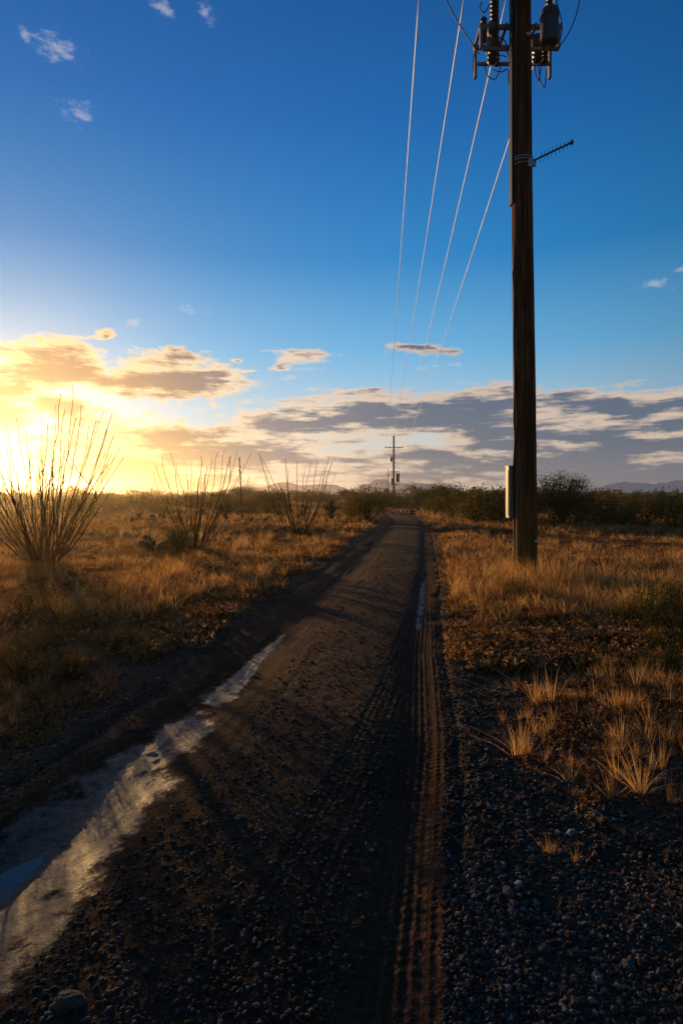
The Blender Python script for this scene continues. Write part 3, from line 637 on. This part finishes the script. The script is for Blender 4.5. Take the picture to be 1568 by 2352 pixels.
tot=VM(nt,'ADD',grad,CS((.10,.10,.07),M(nt,'MULTIPLY',M(nt,'POWER',near,6.0),low)))
tot=VM(nt,'ADD',tot,CS((.28,.16,.015),M(nt,'POWER',near,80.0)))
tot=VM(nt,'ADD',tot,CS((1.4,.75,.09),M(nt,'POWER',near,500.0)))
def sk(px,py,rx,ry,off=0,k=1.22):
    a=math.atan2(px-CX,F); r=math.hypot(px-CX,F); e=math.atan2(HY-py,r)
    return (a,e,k*rx/F*math.cos(a)**2,k*ry/r,off)
CL=[sk(120,835,105,50,-.12),sk(50,880,80,44,-.05),sk(150,925,85,34),sk(20,950,90,48),sk(-60,900,90,60),
    sk(400,868,145,44,-.12),sk(240,872,90,20,.1),sk(510,872,60,14,.15),sk(230,772,36,16,.1),sk(692,820,80,20,.1),sk(632,842,40,10,.3),
    sk(975,806,95,11,.22),sk(535,822,22,9,.25),sk(560,848,34,6,.3),
    sk(720,972,165,34,-.15),sk(850,950,200,42,-.15),sk(1050,940,180,44,-.05),sk(1140,890,90,24,.12),sk(1250,1000,280,50,-.1),sk(1430,940,270,38,-.15),sk(1500,1010,280,60,-.15),
    sk(440,1035,290,54,-.2),sk(300,1075,190,60,-.02),sk(640,1062,220,46,.0),sk(500,1110,450,34,.05),
    sk(990,1047,95,20,-.3),sk(1400,1068,400,38,-.1),sk(1050,1092,340,30,.05),sk(820,1060,90,22,.2),sk(1500,1105,320,34,.0),
    sk(2100,960,500,70),sk(-700,950,500,90)]
WI=[sk(130,120,80,20,0),sk(178,252,26,26,0),sk(365,15,34,18,.1),sk(470,22,22,18,.1),sk(45,85,24,12,.1),
    sk(1490,665,50,9,0),sk(1568,622,30,8,0),sk(340,810,50,7,0),sk(450,715,50,10,.25),sk(650,865,30,7,0),sk(700,850,60,10,.2),sk(1000,840,120,10,.3),sk(300,745,30,9,.1)]
cv=nt.nodes.new('ShaderNodeCombineXYZ'); nt.links.new(az,cv.inputs[0]); nt.links.new(el,cv.inputs[1]); cvec=cv.outputs[0]
sv=VM(nt,'MULTIPLY',cvec,(1,2.4,1))
wn=nt.nodes.new('ShaderNodeTexNoise'); nt.links.new(sv,wn.inputs['Vector']); wn.inputs['Scale'].default_value=9; wn.inputs['Detail'].default_value=4
warp=VM(nt,'MULTIPLY',VM(nt,'SUBTRACT',wn.outputs['Color'],(.5,.5,.5)),(.10,.04,0))
cw=VM(nt,'ADD',cvec,warp)
def field(lst,sm_):
    cur=None
    for a0,e0,ra,re,of in lst:
        v=nt.nodes.new('ShaderNodeVectorMath'); v.operation='MULTIPLY_ADD'; nt.links.new(cw,v.inputs[0]); v.inputs[1].default_value=(1/ra,1/re,0); v.inputs[2].default_value=(-a0/ra,-e0/re,0)
        l=VM(nt,'LENGTH',v.outputs[0],out=1)
        if of: l=M(nt,'ADD',l,of)
        cur=l if cur is None else M(nt,'SMOOTH_MIN',cur,l,sm_)
    return cur
cur=field(CL,.3); cur2=field(WI,.1)
n1=NOISE(nt,sv,15,7,.6); n2=NOISE(nt,VM(nt,'ADD',VM(nt,'MULTIPLY',cvec,(1,7.5,1)),(3,.05,7)),6.5,7,.62); n3=NOISE(nt,VM(nt,'ADD',sv,(5,9,1)),38,5,.7)
sw=SM(nt,az,-.30,.0); sw=M(nt,'ADD',.2,M(nt,'MULTIPLY',sw,.45))
nn=M(nt,'SUBTRACT',M(nt,'ADD',M(nt,'MULTIPLY',n1,M(nt,'SUBTRACT',1.0,sw)),M(nt,'MULTIPLY',n2,sw)),.5)
dens=M(nt,'ADD',M(nt,'SUBTRACT',1.0,cur),M(nt,'MULTIPLY',nn,2.8))
dens=M(nt,'ADD',dens,M(nt,'MULTIPLY',M(nt,'SUBTRACT',n3,.5),.7))
alpha=SM(nt,dens,-.08,.38)
core=SM(nt,M(nt,'ADD',dens,M(nt,'MULTIPLY',M(nt,'SUBTRACT',n2,.5),2.0)),.22,.86)
d2=M(nt,'ADD',M(nt,'SUBTRACT',1.0,cur2),M(nt,'MULTIPLY',M(nt,'SUBTRACT',n3,.5),3.6))
alpha2=M(nt,'MULTIPLY',SM(nt,d2,.1,1.2),.36)
nr=SM(nt,dot,.90,.995)
lit=MIX(nt,nr,(.88,.67,.48),(1.1,.72,.33)); dk=MIX(nt,nr,(.16,.145,.19),(.30,.17,.085))
midf=SM(nt,dot,.76,.93); dk=MIX(nt,midf,(.075,.098,.165),dk); lit=MIX(nt,midf,(.68,.50,.38),lit)
lowc=SM(nt,el,.10,.01)
dk=MIX(nt,M(nt,'MULTIPLY',lowc,.6),dk,MIX(nt,nr,MIX(nt,midf,(.17,.17,.225),(.34,.25,.26)),(.62,.33,.13)))
cc=MIX(nt,core,lit,dk)
tot=MIX(nt,alpha2,tot,(.75,.70,.68))
final=MIX(nt,M(nt,'MULTIPLY',alpha,.94),tot,cc)
final=VM(nt,'ADD',final,CS((2.2,1.4,.40),M(nt,'POWER',near,1300.0)))
final=VM(nt,'ADD',final,CS((.26,.12,.01),M(nt,'POWER',near,170.0)))
final=MIX(nt,SM(nt,dz,-.002,-.03),final,(.05,.035,.025))
scl=VM(nt,'SCALE',final,9.7); ns=VM(nt,'SCALE',sky.outputs[0],.12)
nt.links.new(VM(nt,'ADD',scl,ns),bg.inputs[0])
wd.cycles.sampling_method='MANUAL'; wd.cycles.sample_map_resolution=512
sl=bpy.data.lights.new('sun','SUN'); sl.energy=5; sl.angle=math.radians(.5); sl.color=(1,.58,.22)
so=bpy.data.objects.new('sun',sl); scn.collection.objects.link(so); so.rotation_mode='QUATERNION'; so.rotation_quaternion=sun_dir.to_track_quat('Z','Y')
cd=bpy.data.cameras.new('camera'); cd.lens=20; cd.sensor_width=36; cd.sensor_fit='AUTO'; cd.shift_y=-41/2352; cd.clip_end=30000; cd.clip_start=.05
co=bpy.data.objects.new('camera',cd); scn.collection.objects.link(co); co.location=(0,0,EYE); co.rotation_euler=(math.pi/2,0,0); scn.camera=co
scn.view_settings.view_transform='Standard'; scn.view_settings.look='None'; scn.view_settings.exposure=0
